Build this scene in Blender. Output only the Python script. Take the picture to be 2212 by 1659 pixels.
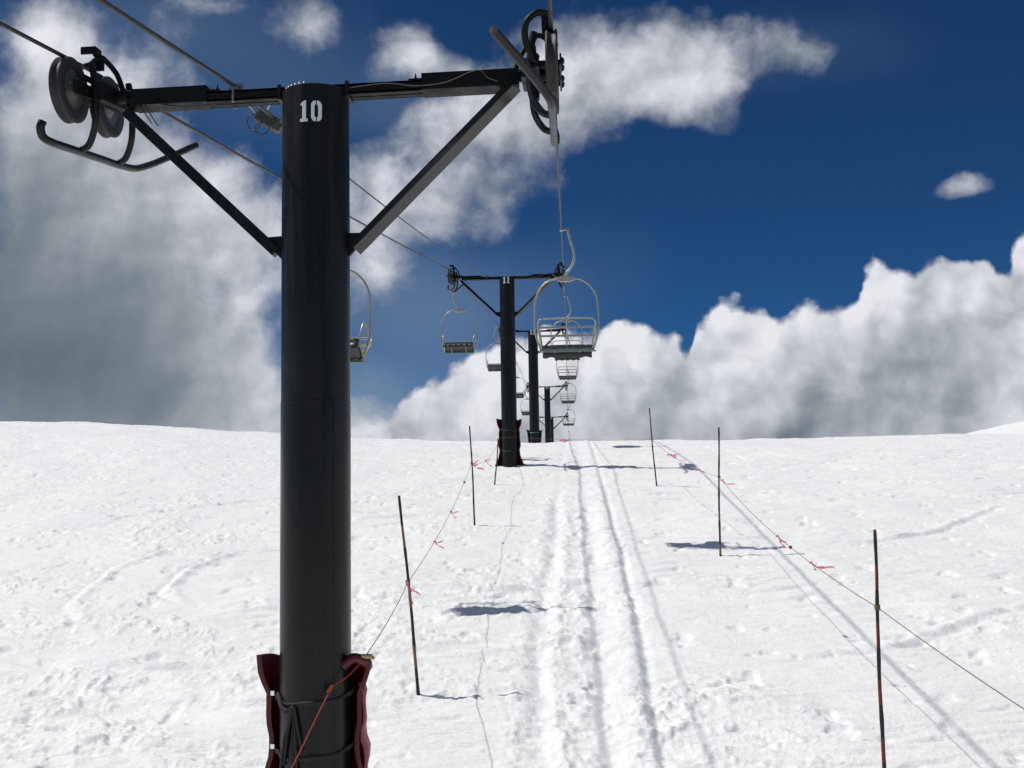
import bpy, math, random
import numpy as np
from mathutils import Vector, Matrix
for o in list(bpy.data.objects): bpy.data.objects.remove(o)
S = bpy.context.scene
COL = S.collection
R = math.radians

# ---------------------------------------------------------------- camera (eye at the origin)
cam = bpy.data.cameras.new("camera"); co = bpy.data.objects.new("camera", cam); COL.objects.link(co)
cam.sensor_width = 36; cam.lens = 36.0 * 2219 / 2212; cam.clip_start = .05; cam.clip_end = 6000
CAM = Matrix.Rotation(R(3.118), 4, 'Z') @ Matrix.Rotation(R(90 + 5.037), 4, 'X') @ Matrix.Rotation(R(-.931), 4, 'Z')
co.matrix_world = CAM
S.camera = co

def ray(px, py):            # direction of a point of the photo (2212 px wide), scaled so that y = 1
    d = CAM.to_3x3() @ Vector(((px - 1106) / 2219, (829.5 - py) / 2219, -1))
    return d / d.y

# ---------------------------------------------------------------- sun, exposure
SUN = Vector((-.62, .05, 1.0)).normalized()          # towards the sun: high on the left
sl = bpy.data.lights.new("sun", 'SUN'); sl.energy = 3.5; sl.angle = R(.7); sl.color = (1, .965, .91)
so = bpy.data.objects.new("sun", sl); COL.objects.link(so); so.rotation_euler = SUN.to_track_quat('Z', 'Y').to_euler()
S.view_settings.view_transform = 'Standard'; S.view_settings.look = 'None'
S.view_settings.exposure = 0.0; S.view_settings.gamma = 1.0
try:
    S.cycles.max_bounces = 6; S.cycles.sample_clamp_indirect = 6
except Exception: pass

# ---------------------------------------------------------------- world: Nishita sky with procedural clouds
def nd(nt, kind, **kw):
    n = nt.nodes.new(kind)
    for k, v in kw.items():
        if k.startswith('i_'):
            n.inputs[k[2:]].default_value = v
        elif hasattr(n, k): setattr(n, k, v)
    return n
def mth(nt, op, a, b=None, c=None, clamp=False):
    n = nt.nodes.new('ShaderNodeMath'); n.operation = op; n.use_clamp = clamp
    for i, x in enumerate((a, b, c)):
        if x is None: continue
        if isinstance(x, (int, float)): n.inputs[i].default_value = x
        else: nt.links.new(x, n.inputs[i])
    return n.outputs[0]
def vmt(nt, op, a, b=None):
    n = nt.nodes.new('ShaderNodeVectorMath'); n.operation = op
    for i, x in enumerate((a, b)):
        if x is None: continue
        if isinstance(x, (tuple, list, Vector)): n.inputs[i].default_value = x
        else: nt.links.new(x, n.inputs[i])
    return n.outputs['Value'] if op in ('LENGTH', 'DOT_PRODUCT') else n.outputs[0]
def smooth(nt, x, a, b, lo=0., hi=1.):
    n = nt.nodes.new('ShaderNodeMapRange'); n.interpolation_type = 'SMOOTHSTEP'
    n.inputs['From Min'].default_value = a; n.inputs['From Max'].default_value = b
    n.inputs['To Min'].default_value = lo; n.inputs['To Max'].default_value = hi
    nt.links.new(x, n.inputs['Value']); return n.outputs['Result']
def noise(nt, vec, scale, detail=6, rough=.55, off=(0, 0, 0), dim='3D', dist=0.):
    n = nt.nodes.new('ShaderNodeTexNoise'); n.noise_dimensions = dim
    n.inputs['Scale'].default_value = scale; n.inputs['Detail'].default_value = detail
    n.inputs['Roughness'].default_value = rough; n.inputs['Distortion'].default_value = dist
    if off != (0, 0, 0): vec = vmt(nt, 'ADD', vec, off)
    nt.links.new(vec, n.inputs['Vector']); return n

# clouds: (px, py, rx, ry, rotation, weight) read off the photo, turned into directions
COVER = [  # left grey mass
 (60,330,430,300,20,1.15),(150,620,520,330,0,1.4),(330,800,430,260,0,1.3),(480,800,200,190,0,.9),(40,920,420,200,0,1.3),(-20,40,170,120,0,.8),(540,900,230,120,0,1.0),(200,480,360,200,0,.6),
 (120,120,200,160,30,.85),(280,270,190,120,35,.85),(450,420,240,170,35,.95),(560,560,160,150,40,1.05),(20,10,280,150,0,.85),(260,170,330,140,25,.45),
 # central band
 (850,110,120,100,0,1.0),(960,140,150,60,10,.75),(1350,120,330,150,5,1.2),(1240,230,250,110,-15,1.05),(1480,150,210,105,-15,.85),
 (1720,90,180,75,20,.72),(1010,330,290,180,-32,1.15),(880,500,200,110,-30,1.0),(1120,440,150,90,-35,.6),(830,620,110,80,0,.6),(790,905,150,60,0,.75),(720,450,180,170,0,1.0),
 (690,650,170,110,0,.6),(1520,240,110,60,0,.45),
 # wisps, top left and small cloud on the right
 (630,35,150,95,35,.72),(430,12,110,45,0,.6),(330,60,140,70,10,.35),(560,250,120,60,20,.35),(2100,418,78,38,-18,.66)]
BANKTOP = [(560,960),(700,935),(755,925),(800,905),(850,880),(900,840),(960,803),(1050,752),(1110,727),(1190,720),(1260,722),(1300,712),(1340,700),(1400,706),(1450,722),(1470,752),(1484,768),(1500,715),
 (1530,690),(1590,652),(1640,665),(1690,690),(1705,680),(1740,668),(1770,682),(1800,672),(1850,640),(1873,590),(1905,567),(1930,583),(1960,588),(2000,566),(2060,553),(2130,560),(2165,585),(2185,545),(2215,520),(2320,500)]
HOLES = [(2088,818,34,20,0,.8),(2080,912,45,42,0,1.1)]
DARK = [(-20,760,620,600,0,1.0),(330,850,420,260,0,.42),(30,330,260,260,0,.30),(330,560,260,200,0,.15),(1000,440,190,90,-30,.2),(700,500,160,220,0,.2),
 (1450,230,170,60,-10,.2),(1730,95,190,70,0,.2),(2080,850,260,150,0,.16),(860,880,170,70,0,.25),(1700,935,560,80,0,.18)]
LITE = [(100,110,130,80,20,.2),(1270,130,280,110,0,.22),(1190,740,140,50,0,.12),(1570,710,120,70,0,.15),(1880,610,110,60,0,.15),(2200,890,90,50,0,.25)]
VEIL = [(800,870,170,100,0,.9),(300,60,520,170,0,.45),(900,800,420,330,0,.62),(930,640,330,140,0,.35),(650,190,420,180,0,.32),(1750,100,300,110,0,.2),(880,230,150,120,0,.35),(1250,600,220,140,0,.15)]

def sky_world():
    w = bpy.data.worlds.new("World"); S.world = w; w.use_nodes = True
    nt = w.node_tree; nt.nodes.clear(); L = nt.links
    out = nd(nt, 'ShaderNodeOutputWorld'); bg = nd(nt, 'ShaderNodeBackground'); L.new(bg.outputs[0], out.inputs[0])
    bg.inputs['Strength'].default_value = .1
    sky = nt.nodes.new('ShaderNodeTexSky'); sky.sky_type = 'NISHITA'; sky.sun_disc = False
    sky.sun_elevation = math.asin(SUN.z); sky.sun_rotation = math.atan2(SUN.x, SUN.y)
    sky.altitude = 3200; sky.air_density = .75; sky.dust_density = .1; sky.ozone_density = 3.0
    hs = nd(nt, 'ShaderNodeMixRGB'); hs.blend_type = 'MULTIPLY'; hs.inputs[0].default_value = 1; hs.inputs[2].default_value = (.125, .325, .49, 1)
    L.new(sky.outputs[0], hs.inputs[1])
    tc = nd(nt, 'ShaderNodeTexCoord')
    sep = nd(nt, 'ShaderNodeSeparateXYZ'); L.new(tc.outputs['Generated'], sep.inputs[0])
    ay = mth(nt, 'MAXIMUM', mth(nt, 'ABSOLUTE', sep.outputs[1]), .22)
    u = mth(nt, 'DIVIDE', sep.outputs[0], ay); v = mth(nt, 'DIVIDE', sep.outputs[2], ay)
    cb = nd(nt, 'ShaderNodeCombineXYZ'); L.new(u, cb.inputs[0]); L.new(v, cb.inputs[1])
    L.new(mth(nt, 'MULTIPLY', sep.outputs[1], 0.), cb.inputs[2])
    p0 = cb.outputs[0]
    # domain warp
    w1 = noise(nt, p0, 5.0, 1, .5, dim='2D').outputs['Color']; w2 = noise(nt, p0, 20., 3, .55, (3, 7, 0), dim='2D').outputs['Color']
    d1 = vmt(nt, 'MULTIPLY', vmt(nt, 'SUBTRACT', w1, (.5, .5, .5)), (.045, .045, 0))
    d2 = vmt(nt, 'MULTIPLY', vmt(nt, 'SUBTRACT', w2, (.5, .5, .5)), (.019, .019, 0))
    pd = vmt(nt, 'ADD', p0, d2)
    p = vmt(nt, 'ADD', pd, d1)
    sp_ = nd(nt, 'ShaderNodeSeparateXYZ'); L.new(p, sp_.inputs[0]); prev = [None]
    def field(blobs, pt, soft=0.):
        tot = None
        for (x, y, rx, ry, rot, wt) in blobs:
            # each blob waits for the one before it (keeps the shader stack small)
            cc = nd(nt, 'ShaderNodeCombineXYZ'); L.new(sp_.outputs[0], cc.inputs[0]); L.new(sp_.outputs[1], cc.inputs[1])
            if prev[0] is not None: L.new(prev[0], cc.inputs[2])
            pt = cc.outputs[0]
            c = ray(x, y)
            m = nd(nt, 'ShaderNodeMapping'); m.vector_type = 'TEXTURE'
            m.inputs['Location'].default_value = (c.x, c.z, 0); m.inputs['Rotation'].default_value = (0, 0, R(-rot))
            m.inputs['Scale'].default_value = (rx / 2219 * 1.18, ry / 2219 * 1.18, 1e5)
            L.new(pt, m.inputs['Vector'])
            f = smooth(nt, vmt(nt, 'LENGTH', m.outputs[0]), 1.0, soft, 0., wt)
            tot = f if tot is None else mth(nt, 'ADD', tot, f)
            prev[0] = tot
        return tot
    cov = mth(nt, 'MINIMUM', field(COVER, p), 1.6)
    hol = field(HOLES, p)
    # general field so that the clouds go on outside the frame
    big = noise(nt, p, 1.1, 2, .5, (9, 2, 0)).outputs['Fac']
    edge = smooth(nt, vmt(nt, 'LENGTH', vmt(nt, 'MULTIPLY', vmt(nt, 'SUBTRACT', p0, (-.05, .08, 0)), (1.6, 1.9, 0))), .95, 1.3)
    edge = mth(nt, 'MAXIMUM', edge, smooth(nt, sep.outputs[1], .05, -.1))
    inn = mth(nt, 'SUBTRACT', 1., edge)
    gen = smooth(nt, big, .47, .64, 0., 1.1)
    cov = mth(nt, 'ADD', mth(nt, 'MULTIPLY', cov, inn), mth(nt, 'MULTIPLY', gen, edge))
    pl = pd
    n1 = noise(nt, pl, 9., 8, .60, (1, 1, 0), dim='2D').outputs['Fac']
    n1a = noise(nt, pl, 6., 5, .5, (1, 1, 0), dim='2D').outputs['Fac']
    n1b = noise(nt, vmt(nt, 'ADD', pl, (-.014, .012, 0)), 6., 5, .5, (1, 1, 0), dim='2D').outputs['Fac']
    n3 = noise(nt, p, 2.6, 2, .5, (4, 8, 0), dim='2D').outputs['Fac']
    # soft high clouds
    dens_a = smooth(nt, mth(nt, 'ADD', cov, mth(nt, 'MULTIPLY', mth(nt, 'SUBTRACT', n1, .5), smooth(nt, cov, .0, .30, .2, 2.3))), .16, 1.42)
    # cumulus bank: a skyline with rounded puffs along it
    spd = nd(nt, 'ShaderNodeSeparateXYZ'); L.new(pd, spd.inputs[0])
    fc = nt.nodes.new('ShaderNodeFloatCurve'); pts = [(ray(*q).x, ray(*q).z) for q in BANKTOP]
    U0, U1 = pts[0][0], pts[-1][0]
    L.new(mth(nt, 'DIVIDE', mth(nt, 'SUBTRACT', spd.outputs[0], U0), U1 - U0), fc.inputs['Value'])
    cc_ = fc.mapping.curves[0]; fc.mapping.use_clip = False
    while len(cc_.points) > 2: cc_.points.remove(cc_.points[1])
    for i, (a_, b_) in enumerate(pts):
        t_, y_ = (a_ - U0) / (U1 - U0), b_ * 3 + .1
        if i == 0: cc_.points[0].location = (t_, y_)
        elif i == len(pts) - 1: cc_.points[-1].location = (t_, y_)
        else: cc_.points.new(t_, y_)
    for q in cc_.points: q.handle_type = 'AUTO_CLAMPED'
    fc.mapping.update()
    # a calmer copy of the skyline, only for the shading of the bank
    f2 = nt.nodes.new('ShaderNodeFloatCurve'); f2.mapping.use_clip = False; c2 = f2.mapping.curves[0]
    L.new(mth(nt, 'DIVIDE', mth(nt, 'SUBTRACT', u, U0), U1 - U0), f2.inputs['Value'])
    while len(c2.points) > 2: c2.points.remove(c2.points[1])
    sk = [(560,940),(800,880),(1000,770),(1200,715),(1400,705),(1600,665),(1850,620),(2000,570),(2150,560),(2320,520)]
    for i, q in enumerate(sk):
        t_, y_ = (ray(*q).x - U0) / (U1 - U0), ray(*q).z * 3 + .1
        if i == 0: c2.points[0].location = (t_, y_)
        elif i == len(sk) - 1: c2.points[-1].location = (t_, y_)
        else: c2.points.new(t_, y_)
    f2.mapping.update()
    dep2 = mth(nt, 'SUBTRACT', mth(nt, 'DIVIDE', mth(nt, 'SUBTRACT', f2.outputs[0], .1), 3.), spd.outputs[1])
    top = mth(nt, 'DIVIDE', mth(nt, 'SUBTRACT', fc.outputs[0], .1), 3.)
    dep = mth(nt, 'SUBTRACT', top, spd.outputs[1])          # how far below the skyline
    def vor(scale, vec):
        vo = nt.nodes.new('ShaderNodeTexVoronoi'); vo.voronoi_dimensions = '2D'; vo.feature = 'SMOOTH_F1'; vo.inputs['Scale'].default_value = scale
        vo.inputs['Smoothness'].default_value = .5; L.new(vec, vo.inputs['Vector']); return mth(nt, 'SUBTRACT', .45, vo.outputs['Distance'])
    v1 = vor(24., pd); v2 = vor(58., pd)
    puff = mth(nt, 'ADD', v1, mth(nt, 'MULTIPLY', v2, .45))
    n4 = noise(nt, p0, 60., 5, .6, (2, 2, 0), dim='2D').outputs['Fac']
    bedge = mth(nt, 'ADD', mth(nt, 'ADD', mth(nt, 'MULTIPLY', dep, 58.), mth(nt, 'MULTIPLY', puff, 1.35)), mth(nt, 'MULTIPLY', mth(nt, 'SUBTRACT', n4, .5), .75))
    bedge = mth(nt, 'SUBTRACT', bedge, mth(nt, 'MULTIPLY', hol, 4.5))
    inx = mth(nt, 'MULTIPLY', smooth(nt, u, U0, U0 + .03), inn)
    dens_b = mth(nt, 'MULTIPLY', smooth(nt, bedge, -.25, .55), inx)
    dens_b = mth(nt, 'MULTIPLY', dens_b, smooth(nt, sep.outputs[1], .0, .05))
    veil = mth(nt, 'MULTIPLY', field(VEIL, p), mth(nt, 'ADD', .45, n3))
    veil = mth(nt, 'MINIMUM', mth(nt, 'MULTIPLY', veil, .5), .6)
    # brightness
    dk = field(DARK, p); lt = field(LITE, p)
    tex = mth(nt, 'SUBTRACT', 1., mth(nt, 'MULTIPLY', mth(nt, 'MINIMUM', dk, 1.), .85))
    rel = mth(nt, 'MULTIPLY', mth(nt, 'MULTIPLY', mth(nt, 'SUBTRACT', n1a, n1b), 2.2), tex)
    com = mth(nt, 'ADD', mth(nt, 'ADD', rel, mth(nt, 'MULTIPLY', lt, .5)), mth(nt, 'MULTIPLY', mth(nt, 'SUBTRACT', n3, .5), .26))
    com = mth(nt, 'SUBTRACT', com, mth(nt, 'MULTIPLY', dk, .56))
    sa = mth(nt, 'ADD', mth(nt, 'ADD', .73, com), mth(nt, 'MULTIPLY', mth(nt, 'MULTIPLY', mth(nt, 'SUBTRACT', n1, .5), .34), tex))
    sb = mth(nt, 'ADD', mth(nt, 'SUBTRACT', .91, mth(nt, 'MINIMUM', mth(nt, 'MULTIPLY', mth(nt, 'MAXIMUM', dep2, 0.), 2.6), .34)), com)
    sb = mth(nt, 'ADD', sb, mth(nt, 'MULTIPLY', puff, smooth(nt, dep2, -.01, .12, .36, .12)))
    sh = mth(nt, 'ADD', mth(nt, 'MULTIPLY', sb, dens_b), mth(nt, 'MULTIPLY', sa, mth(nt, 'SUBTRACT', 1., dens_b)))
    dens = mth(nt, 'MAXIMUM', dens_a, dens_b)
    # outside the frame a brighter, plainer cloud deck
    rp = nd(nt, 'ShaderNodeValToRGB'); L.new(sh, rp.inputs[0])
    cr = rp.color_ramp; cr.elements[0].position = 0.; cr.elements[0].color = (.105, .130, .160, 1)
    cr.elements[1].position = 1.; cr.elements[1].color = (.80, .81, .86, 1)
    for q, c in ((.25, (.20, .235, .27)), (.5, (.36, .39, .43)), (.75, (.57, .59, .64))):
        e = cr.elements.new(q); e.color = (*c, 1)
    k = nd(nt, 'ShaderNodeMixRGB'); k.blend_type = 'MULTIPLY'; k.inputs[0].default_value = 1; k.inputs[2].default_value = (10, 10, 10, 1)
    L.new(rp.outputs[0], k.inputs[1])
    mv = nd(nt, 'ShaderNodeMixRGB'); L.new(veil, mv.inputs[0]); L.new(hs.outputs[0], mv.inputs[1]); mv.inputs[2].default_value = (2.1, 2.9, 4.0, 1)
    mx = nd(nt, 'ShaderNodeMixRGB'); L.new(dens, mx.inputs[0]); L.new(mv.outputs[0], mx.inputs[1]); L.new(k.outputs[0], mx.inputs[2])
    L.new(mx.outputs[0], bg.inputs['Color'])
    try: w.cycles.sampling_method = 'MANUAL'; w.cycles.sample_map_resolution = 512
    except Exception: pass
sky_world()

# ---------------------------------------------------------------- materials
def mat(name, col, rough=.5, metal=0., coat=0., var=0., vscale=8., bump=0., bscale=60., spec=.5):
    m = bpy.data.materials.new(name); m.use_nodes = True; nt = m.node_tree; b = nt.nodes['Principled BSDF']
    b.inputs['Roughness'].default_value = rough; b.inputs['Metallic'].default_value = metal
    b.inputs['Specular IOR Level'].default_value = spec
    b.inputs['Coat Weight'].default_value = coat; b.inputs['Coat Roughness'].default_value = .12
    tc = nt.nodes.new('ShaderNodeTexCoord')
    n = noise(nt, tc.outputs['Object'], vscale, 5, .6)
    mx = nt.nodes.new('ShaderNodeMixRGB'); nt.links.new(n.outputs['Fac'], mx.inputs[0])
    mx.inputs[1].default_value = tuple(c * (1 - var) for c in col) + (1,); mx.inputs[2].default_value = tuple(min(1, c * (1 + var)) for c in col) + (1,)
    nt.links.new(mx.outputs[0], b.inputs['Base Color'])
    rr = smooth(nt, n.outputs['Fac'], .3, .7, max(.02, rough - .08), min(1, rough + .10)); nt.links.new(rr, b.inputs['Roughness'])
    if bump:
        n2 = noise(nt, tc.outputs['Object'], bscale, 3, .5)
        bp = nt.nodes.new('ShaderNodeBump'); bp.inputs['Strength'].default_value = bump; bp.inputs['Distance'].default_value = .01
        nt.links.new(n2.outputs['Fac'], bp.inputs['Height']); nt.links.new(bp.outputs[0], b.inputs['Normal'])
    return m
def banded(name, cols, period, off=0.):
    m = mat(name, (.1, .1, .1), .6, bump=.3, bscale=90.); nt = m.node_tree; b = nt.nodes['Principled BSDF']
    tc = nt.nodes.new('ShaderNodeTexCoord'); sp = nt.nodes.new('ShaderNodeSeparateXYZ'); nt.links.new(tc.outputs['Object'], sp.inputs[0])
    z = mth(nt, 'ADD', sp.outputs[2], mth(nt, 'MULTIPLY', noise(nt, tc.outputs['Object'], 6., 2).outputs['Fac'], .03))
    f = mth(nt, 'FRACT', mth(nt, 'DIVIDE', mth(nt, 'ADD', z, off), period))
    rp = nt.nodes.new('ShaderNodeValToRGB'); rp.color_ramp.interpolation = 'CONSTANT'; nt.links.new(f, rp.inputs[0])
    for i, (q, c) in enumerate(cols):
        e = rp.color_ramp.elements[i] if i < 2 else rp.color_ramp.elements.new(q)
        e.position = q; e.color = (*c, 1)
    nt.links.new(rp.outputs[0], b.inputs['Base Color']); return m

M = dict(
 paint=mat('dark_green_tower_paint', (.0085, .0088, .0080), .34, var=.25, vscale=3., spec=.26),
 paint_dull=mat('dull_black_paint', (.005, .006, .0055), .5, var=.3, spec=.16),
 gloss=mat('glossy_brace_paint', (.030, .031, .030), .26, coat=.4, var=.1, vscale=2.),
 galv=mat('weathered_cream_tube_paint', (.36, .36, .29), .34, metal=.25, var=.22, vscale=14., bump=.08),
 steel=mat('worn_steel', (.30, .30, .29), .36, metal=.9, var=.2),
 rubber=mat('wheel_rubber', (.018, .018, .018), .6, var=.2),
 rim=mat('grey_wheel_disc', (.15, .155, .16), .4, metal=.3, var=.25),
 rope=mat('steel_wire_rope', (.020, .019, .016), .5, var=.2, vscale=30, bump=.25, bscale=220.),
 cable=mat('black_cable_sheath', (.022, .022, .021), .5, var=.2),
 white=mat('white_stencil_paint', (.62, .66, .68), .6, var=.15, vscale=40),
 pad=mat('dark_seat_vinyl', (.022, .024, .024), .42, var=.3, bump=.15, bscale=40),
 teal=mat('faded_teal_trim', (.13, .19, .18), .55, var=.3, vscale=12),
 red=mat('red_pad_vinyl', (.10, .004, .007), .48, var=.25, vscale=5, bump=.35, bscale=14.),
 pinkred=mat('faded_red_pad_cover', (.33, .075, .085), .55, var=.2, vscale=5, bump=.35, bscale=14.),
 dkred=mat('dark_pad_lining', (.035, .008, .008), .6, var=.3),
 blackpad=mat('black_pad_vinyl', (.03, .03, .032), .5, var=.3, bump=.3, bscale=14.),
 strap=mat('black_webbing_strap', (.010, .010, .010), .7, bump=.2, bscale=300),
 buckle=mat('bright_buckle_steel', (.75, .75, .75), .15, metal=1.),
 pink=mat('pink_flagging_tape', (.95, .19, .27), .5, var=.15),
 pvc=mat('grey_enclosure_plastic', (.07, .075, .065), .55, var=.25, vscale=20),
 line=mat('weathered_brown_cord', (.17, .10, .065), .8, var=.35, vscale=40, bump=.5, bscale=260),
 orange=mat('orange_braided_cord', (.30, .045, .012), .7, var=.45, vscale=120, bump=.8, bscale=260),
 brass=mat('yellow_plastic_clip', (.45, .34, .14), .4, var=.2),
)
def tapebands(): pass
for m_ in (M['paint'],):
    nt_ = m_.node_tree
    for n_ in nt_.nodes:
        if n_.type == 'TEX_NOISE':
            src = n_.inputs['Vector'].links[0].from_socket
            nt_.links.new(vmt(nt_, 'MULTIPLY', src, (6., 6., .35)), n_.inputs['Vector'])
M['stake_red'] = banded('black_and_red_bamboo', ((0., (.010, .010, .009)), (.57, (.15, .02, .014))), .42, .10)
M['stake_tan'] = banded('black_and_tan_bamboo', ((0., (.016, .015, .012)), (.62, (.20, .11, .055))), .56, .1)
M['stake_brown'] = banded('brown_bamboo', ((0., (.060, .035, .022)), (.5, (.022, .018, .013))), .9, .3)
M['stake_yel'] = banded('black_bamboo_with_yellow_bands', ((0., (.02, .018, .012)), (.7, (.17, .12, .045))), .5, .32)

# ---------------------------------------------------------------- mesh helpers
class MB:
    def __init__(s): s.v = []; s.f = []; s.sm = []
    def add(s, vs, fs, smooth_=False):
        b = len(s.v); s.v += [tuple(x) for x in vs]; s.f += [tuple(i + b for i in f) for f in fs]; s.sm += [smooth_] * len(fs)
    def box(s, c, size, mtx=None):
        c = Vector(c); h = Vector(size) / 2; vs = []
        for x in (-1, 1):
            for y in (-1, 1):
                for z in (-1, 1):
                    p = Vector((x * h.x, y * h.y, z * h.z)); p = (mtx @ p if mtx else p) + c; vs.append(p)
        s.add(vs, [(0, 1, 3, 2), (4, 6, 7, 5), (0, 4, 5, 1), (2, 3, 7, 6), (0, 2, 6, 4), (1, 5, 7, 3)])
    def bar(s, a, b, w, h, up=(0, 0, 1)):       # rectangular bar from a to b
        a = Vector(a); b = Vector(b); d = (b - a); L = d.length; d.normalize()
        u = Vector(up); x = d.cross(u).normalized(); u = x.cross(d).normalized()
        m = Matrix((x, d, u)).transposed()
        s.box((a + b) / 2, (w, L, h), m)
    def tube(s, pts, r, n=10, cap=True, closed=False):
        pts = [Vector(p) for p in pts]; N = len(pts)
        rs = r if isinstance(r, (list, tuple)) else [r] * N
        t0 = (pts[1] - pts[0]).normalized(); nrm = t0.orthogonal().normalized(); rings = []
        for i, p in enumerate(pts):
            if closed: t = (pts[(i + 1) % N] - pts[i - 1]).normalized()
            else: t = (pts[min(i + 1, N - 1)] - pts[max(i - 1, 0)]).normalized()
            nrm = (nrm - t * nrm.dot(t)).normalized(); bn = t.cross(nrm)
            rings.append([p + (nrm * math.cos(2 * math.pi * k / n) + bn * math.sin(2 * math.pi * k / n)) * rs[i] for k in range(n)])
        vs = [q for rg in rings for q in rg]; fs = []
        for i in range(N if closed else N - 1):
            j = (i + 1) % N
            for k in range(n): fs.append((i * n + k, i * n + (k + 1) % n, j * n + (k + 1) % n, j * n + k))
        s.add(vs, fs, True)
        if cap and not closed:
            s.add(rings[0], [tuple(range(n))[::-1]]); s.add(rings[-1], [tuple(range(n))])
    def lathe(s, prof, n=32, mtx=None):      # profile (r, h) round local z
        vs = []; fs = []
        for r, h in prof:
            for k in range(n):
                a = 2 * math.pi * k / n; p = Vector((r * math.cos(a), r * math.sin(a), h)); vs.append(mtx @ p if mtx else p)
        for i in range(len(prof) - 1):
            for k in range(n): fs.append((i * n + k, i * n + (k + 1) % n, (i + 1) * n + (k + 1) % n, (i + 1) * n + k))
        s.add(vs, fs, True)
    def disc(s, r, h, n=32, mtx=None):
        vs = [Vector((r * math.cos(2 * math.pi * k / n), r * math.sin(2 * math.pi * k / n), h)) for k in range(n)]
        s.add([mtx @ p if mtx else p for p in vs], [tuple(range(n))])
    def prism(s, poly, y0, y1):              # polygon in x,z extruded along y
        n = len(poly); vs = [(x, y0, z) for x, z in poly] + [(x, y1, z) for x, z in poly]
        s.add(vs, [tuple(range(n)), tuple(range(2 * n - 1, n - 1, -1))] + [(i, i + n, (i + 1) % n + n, (i + 1) % n) for i in range(n)])
    def build(s, name, m, parent=None, bevel=0.):
        me = bpy.data.meshes.new(name); me.from_pydata(s.v, [], s.f); me.materials.append(m)
        me.polygons.foreach_set('use_smooth', s.sm); me.update()
        import bmesh
        bm = bmesh.new(); bm.from_mesh(me); bmesh.ops.recalc_face_normals(bm, faces=bm.faces); bm.to_mesh(me); bm.free()
        o = bpy.data.objects.new(name, me); COL.objects.link(o); o.parent = parent
        if bevel:
            b = o.modifiers.new('bevel', 'BEVEL'); b.width = bevel; b.segments = 2; b.limit_method = 'ANGLE'
        return o
def tag(o, label=None, cat=None, group=None, kind=None):
    if label: o['label'] = label
    if cat: o['category'] = cat
    if group: o['group'] = group
    if kind: o['kind'] = kind
    return o
def empty(name, loc): 
    o = bpy.data.objects.new(name, None); COL.objects.link(o); o.location = loc; o.empty_display_size = .2; return o
def curve(ctrl, n=8):        # Catmull-Rom through control points
    P = [Vector(p) for p in ctrl]; P = [P[0] * 2 - P[1]] + P + [P[-1] * 2 - P[-2]]; out = []
    for i in range(1, len(P) - 2):
        a, b, c, d = P[i - 1:i + 3]
        for k in range(n):
            t = k / n
            out.append(.5 * ((2 * b) + (c - a) * t + (2 * a - 5 * b + 4 * c - d) * t * t + (3 * b - a - 3 * c + d) * t ** 3))
    out.append(P[-2]); return out

# ---------------------------------------------------------------- terrain
rng = np.random.default_rng(7)
PERM = rng.permutation(512); PERM = np.concatenate([PERM, PERM]); GA = rng.uniform(0, 2 * np.pi, 1024)
def perlin(x, y):
    xi = np.floor(x).astype(int); yi = np.floor(y).astype(int); xf = x - xi; yf = y - yi
    u = xf ** 3 * (xf * (xf * 6 - 15) + 10); v = yf ** 3 * (yf * (yf * 6 - 15) + 10)
    def g(ix, iy, dx, dy):
        a = GA[PERM[(PERM[ix % 512] + iy) % 512]]; return np.cos(a) * dx + np.sin(a) * dy
    n00 = g(xi, yi, xf, yf); n10 = g(xi + 1, yi, xf - 1, yf); n01 = g(xi, yi + 1, xf, yf - 1); n11 = g(xi + 1, yi + 1, xf - 1, yf - 1)
    return (n00 * (1 - u) + n10 * u) * (1 - v) + (n01 * (1 - u) + n11 * u) * v
def fbm(x, y, o=4, g=.5, s=0.):
    t = 0; a = 1.
    for i in range(o): t = t + a * perlin(x + 17.3 * i + s, y - 9.1 * i + s * 1.7); x = x * 2.03; y = y * 2.03; a *= g
    return t
def sstep(x, a, b):
    t = np.clip((x - a) / (b - a), 0, 1); return t * t * (3 - 2 * t)
PY = np.array([-400, -40, -8, 0, 3, 6, 9, 14, 18, 22, 26, 29, 32, 35, 37.5, 40, 45, 60, 74, 90, 110, 160, 400, 3000.])
PZ = np.array([-30, -3.2, -1.78, -1.75, -2.15, -2.56, -2.157, -1.472, -.924, -.376, .165, .515, .81, 1.03, 1.145, 1.10, .83, .95, 1.3, .6, .0, -4, -30, -260.])
CU = np.array([-.57, -.493, -.418, -.287, -.215, -.103, -.058, -.029, .076, .143, .209, .296, .379, .431])
CV = np.array([.0597, .0578, .0536, .0434, .038, .0319, .0306, .0301, .0291, .0293, .0290, .0300, .0305, .0293])
def base_z(X, Y):
    X = np.asarray(X, float); Y = np.asarray(Y, float)
    z = np.interp(Y, PY, PZ)
    z = (np.interp(Y - .8, PY, PZ) + z * 2 + np.interp(Y + .8, PY, PZ)) / 4 if True else z
    u = X / np.maximum(Y, 6.)
    c = np.interp(u, CU, CV) - .0301
    c = (c + np.interp(u - .03, CU, CV) - .0301 + np.interp(u + .03, CU, CV) - .0301) / 3
    z = z + c * np.clip(Y, 0, 37) * sstep(Y, 10, 34)
    # a second rise far off on the right
    z = z + 11.5 * np.exp(-((X - 84) / 45) ** 2 - ((Y - 150) / 40) ** 2)
    return z
def track(Y, pts):
    a = np.array(sorted((y, x) for x, y in pts)); return np.interp(Y, a[:, 0], a[:, 1])
TL = [(-.10, 40), (-.17, 30.9), (-.24, 19.8), (-.27, 15.75), (-.34, 13.5), (-.36, 11.2), (-.30, 8.2), (-.3, 4)]
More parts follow.
